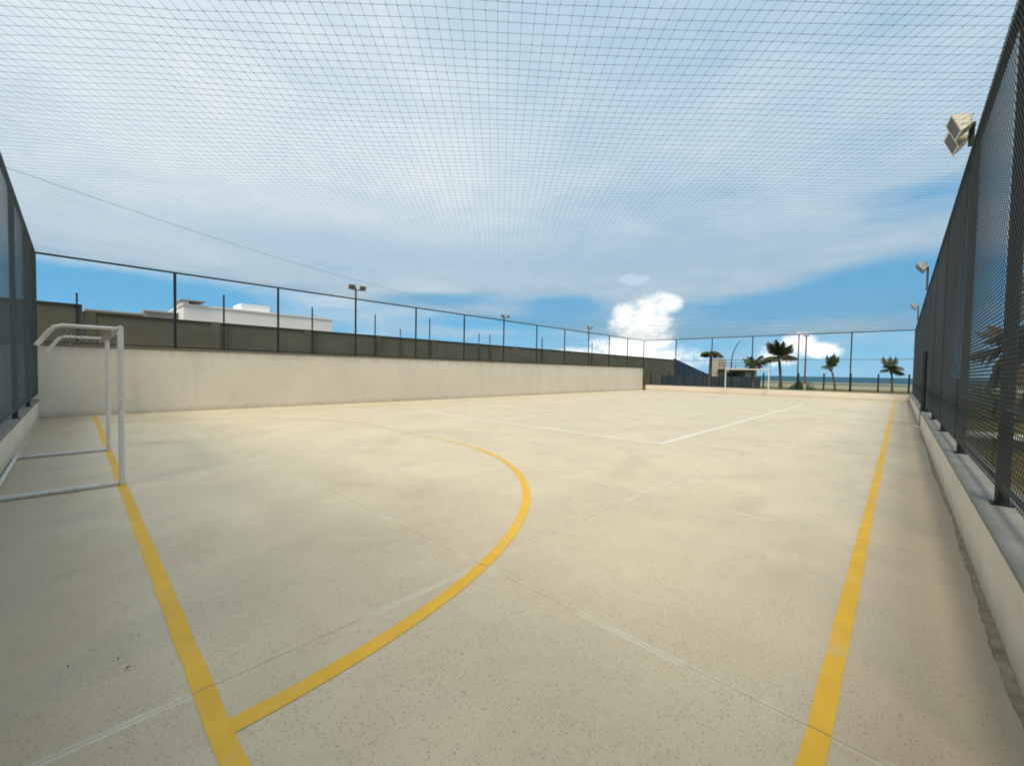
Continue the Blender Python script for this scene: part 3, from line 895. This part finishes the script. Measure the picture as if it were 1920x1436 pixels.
# ------------------------------------------------------------------ shrubs and grass outside
def shrub(label, x, y, rx, ry_, h, n, seed):
    rr = random.Random(seed); g = MB()
    for i in range(n):
        a = rr.uniform(0, 2*PI); q = rr.random()**.5; zz = rr.random()
        k = math.sqrt(max(0.05, 1-(zz*0.95)**2))
        p = Vector((math.cos(a)*q*rx*k, math.sin(a)*q*ry_*k, zz*h*(0.8+0.3*math.sin(a*3+seed))))
        d = Vector((rr.gauss(0, 1), rr.gauss(0, 1), rr.gauss(0.3, 1))).normalized(); u = d.orthogonal().normalized(); s = rr.uniform(.04, .10)
        b = len(g.v); g.v += [tuple(p), tuple(p+d*s+u*s*.4), tuple(p+d*s*2), tuple(p+d*s-u*s*.4)]; g.f.append((b, b+1, b+2, b+3)); g.mi.append(0)
    t_ = thing('shrub', label, 'shrub', (x, y, -.06), 0, 'shrubs on the lawn by the sea')
    g.build('leaves', M_bush, t_)
    st_ = MB()
    for i in range(5): st_.tube([(0, 0, 0), (rr.uniform(-.4, .4)*rx, rr.uniform(-.4, .4)*ry_, h*.6)], [.025, .01], 4)
    st_.build('stems', M_trunk, t_)


shrub('low spreading shrub right of the tallest palm', -7.2, 50, 1.3, 0.8, 1.0, 1800, 1)
shrub('low green shrub seen through the right fence beside the path', 3.2, 30, 1.6, 2.2, 1.1, 2500, 2)
shrub('farther dark shrub seen through the right fence', 3.3, 40, 1.5, 2.5, 1.3, 2500, 3)

g = MB(); rr = random.Random(11)
for i in range(26000):
    y = 1.5+30*rr.random()**1.4; x = 0.95+(0.4+y*0.22)*rr.random()
    if 16.8 < y < 19.2: continue
    hgt = rr.uniform(.03, .09); a = rr.uniform(0, PI); w = 0.006
    lx_, ly_ = rr.uniform(-.04, .04), rr.uniform(-.04, .04)
    b = len(g.v); ca, sa = math.cos(a)*w, math.sin(a)*w
    g.v += [(x-ca, y-sa, -.061), (x+ca, y+sa, -.061), (x+lx_, y+ly_, -.06+hgt)]; g.f.append((b, b+1, b+2)); g.mi.append(0)
tag(g.build('grass', M_grass), 'dry yellow green grass on the lawn outside the right fence', 'grass', None, 'stuff')

# ------------------------------------------------------------------ fallen leaves near the goal line
M_leafg = mat('leaf_green', (0.045, 0.075, 0.022), 0.6, 0, 0.3, 0.3, 30)
M_leafb = mat('leaf_brown', (0.085, 0.055, 0.03), 0.8, 0, 0.2, 0.3, 30)
LEAVES = [(-2.79, 0.17, 1.9, 0.030, M_leafg, 'green fallen leaf, largest one left of the yellow goal line'),
          (-3.09, 0.23, 0.6, 0.018, M_leafb, 'small brown leaf nearest the yellow goal line'),
          (-2.91, 0.14, 2.6, 0.016, M_leafb, 'tiny brown leaf beside the green fallen leaf'),
          (-3.01, -0.04, 0.2, 0.017, M_leafb, 'tiny brown leaf farthest from the yellow goal line')]
for x, y, a, L, m, lab in LEAVES:
    g = MB(); n = 7; up = []; lo = []
    for i in range(n):
        q = i/(n-1); w = L*0.17*math.sin(PI*min(1, q*1.02))**0.8; zc = 0.003+0.012*math.sin(PI*q)*(0.6+0.4*math.sin(a*5))
        up.append((L*(q-.5), w, zc+w*0.5)); lo.append((L*(q-.5), -w, zc+w*0.4))
    mid = [(p[0], 0, p[2]-abs(p[1])*0.5) for p in up]
    for i in range(n-1):
        g.poly([mid[i], mid[i+1], up[i+1], up[i]]); g.poly([lo[i], lo[i+1], mid[i+1], mid[i]])
    o = g.build('fallen_leaf', m, None, (x, y, 0.002)); o.rotation_euler.z = a
    tag(o, lab, 'leaf', 'fallen leaves on the concrete')
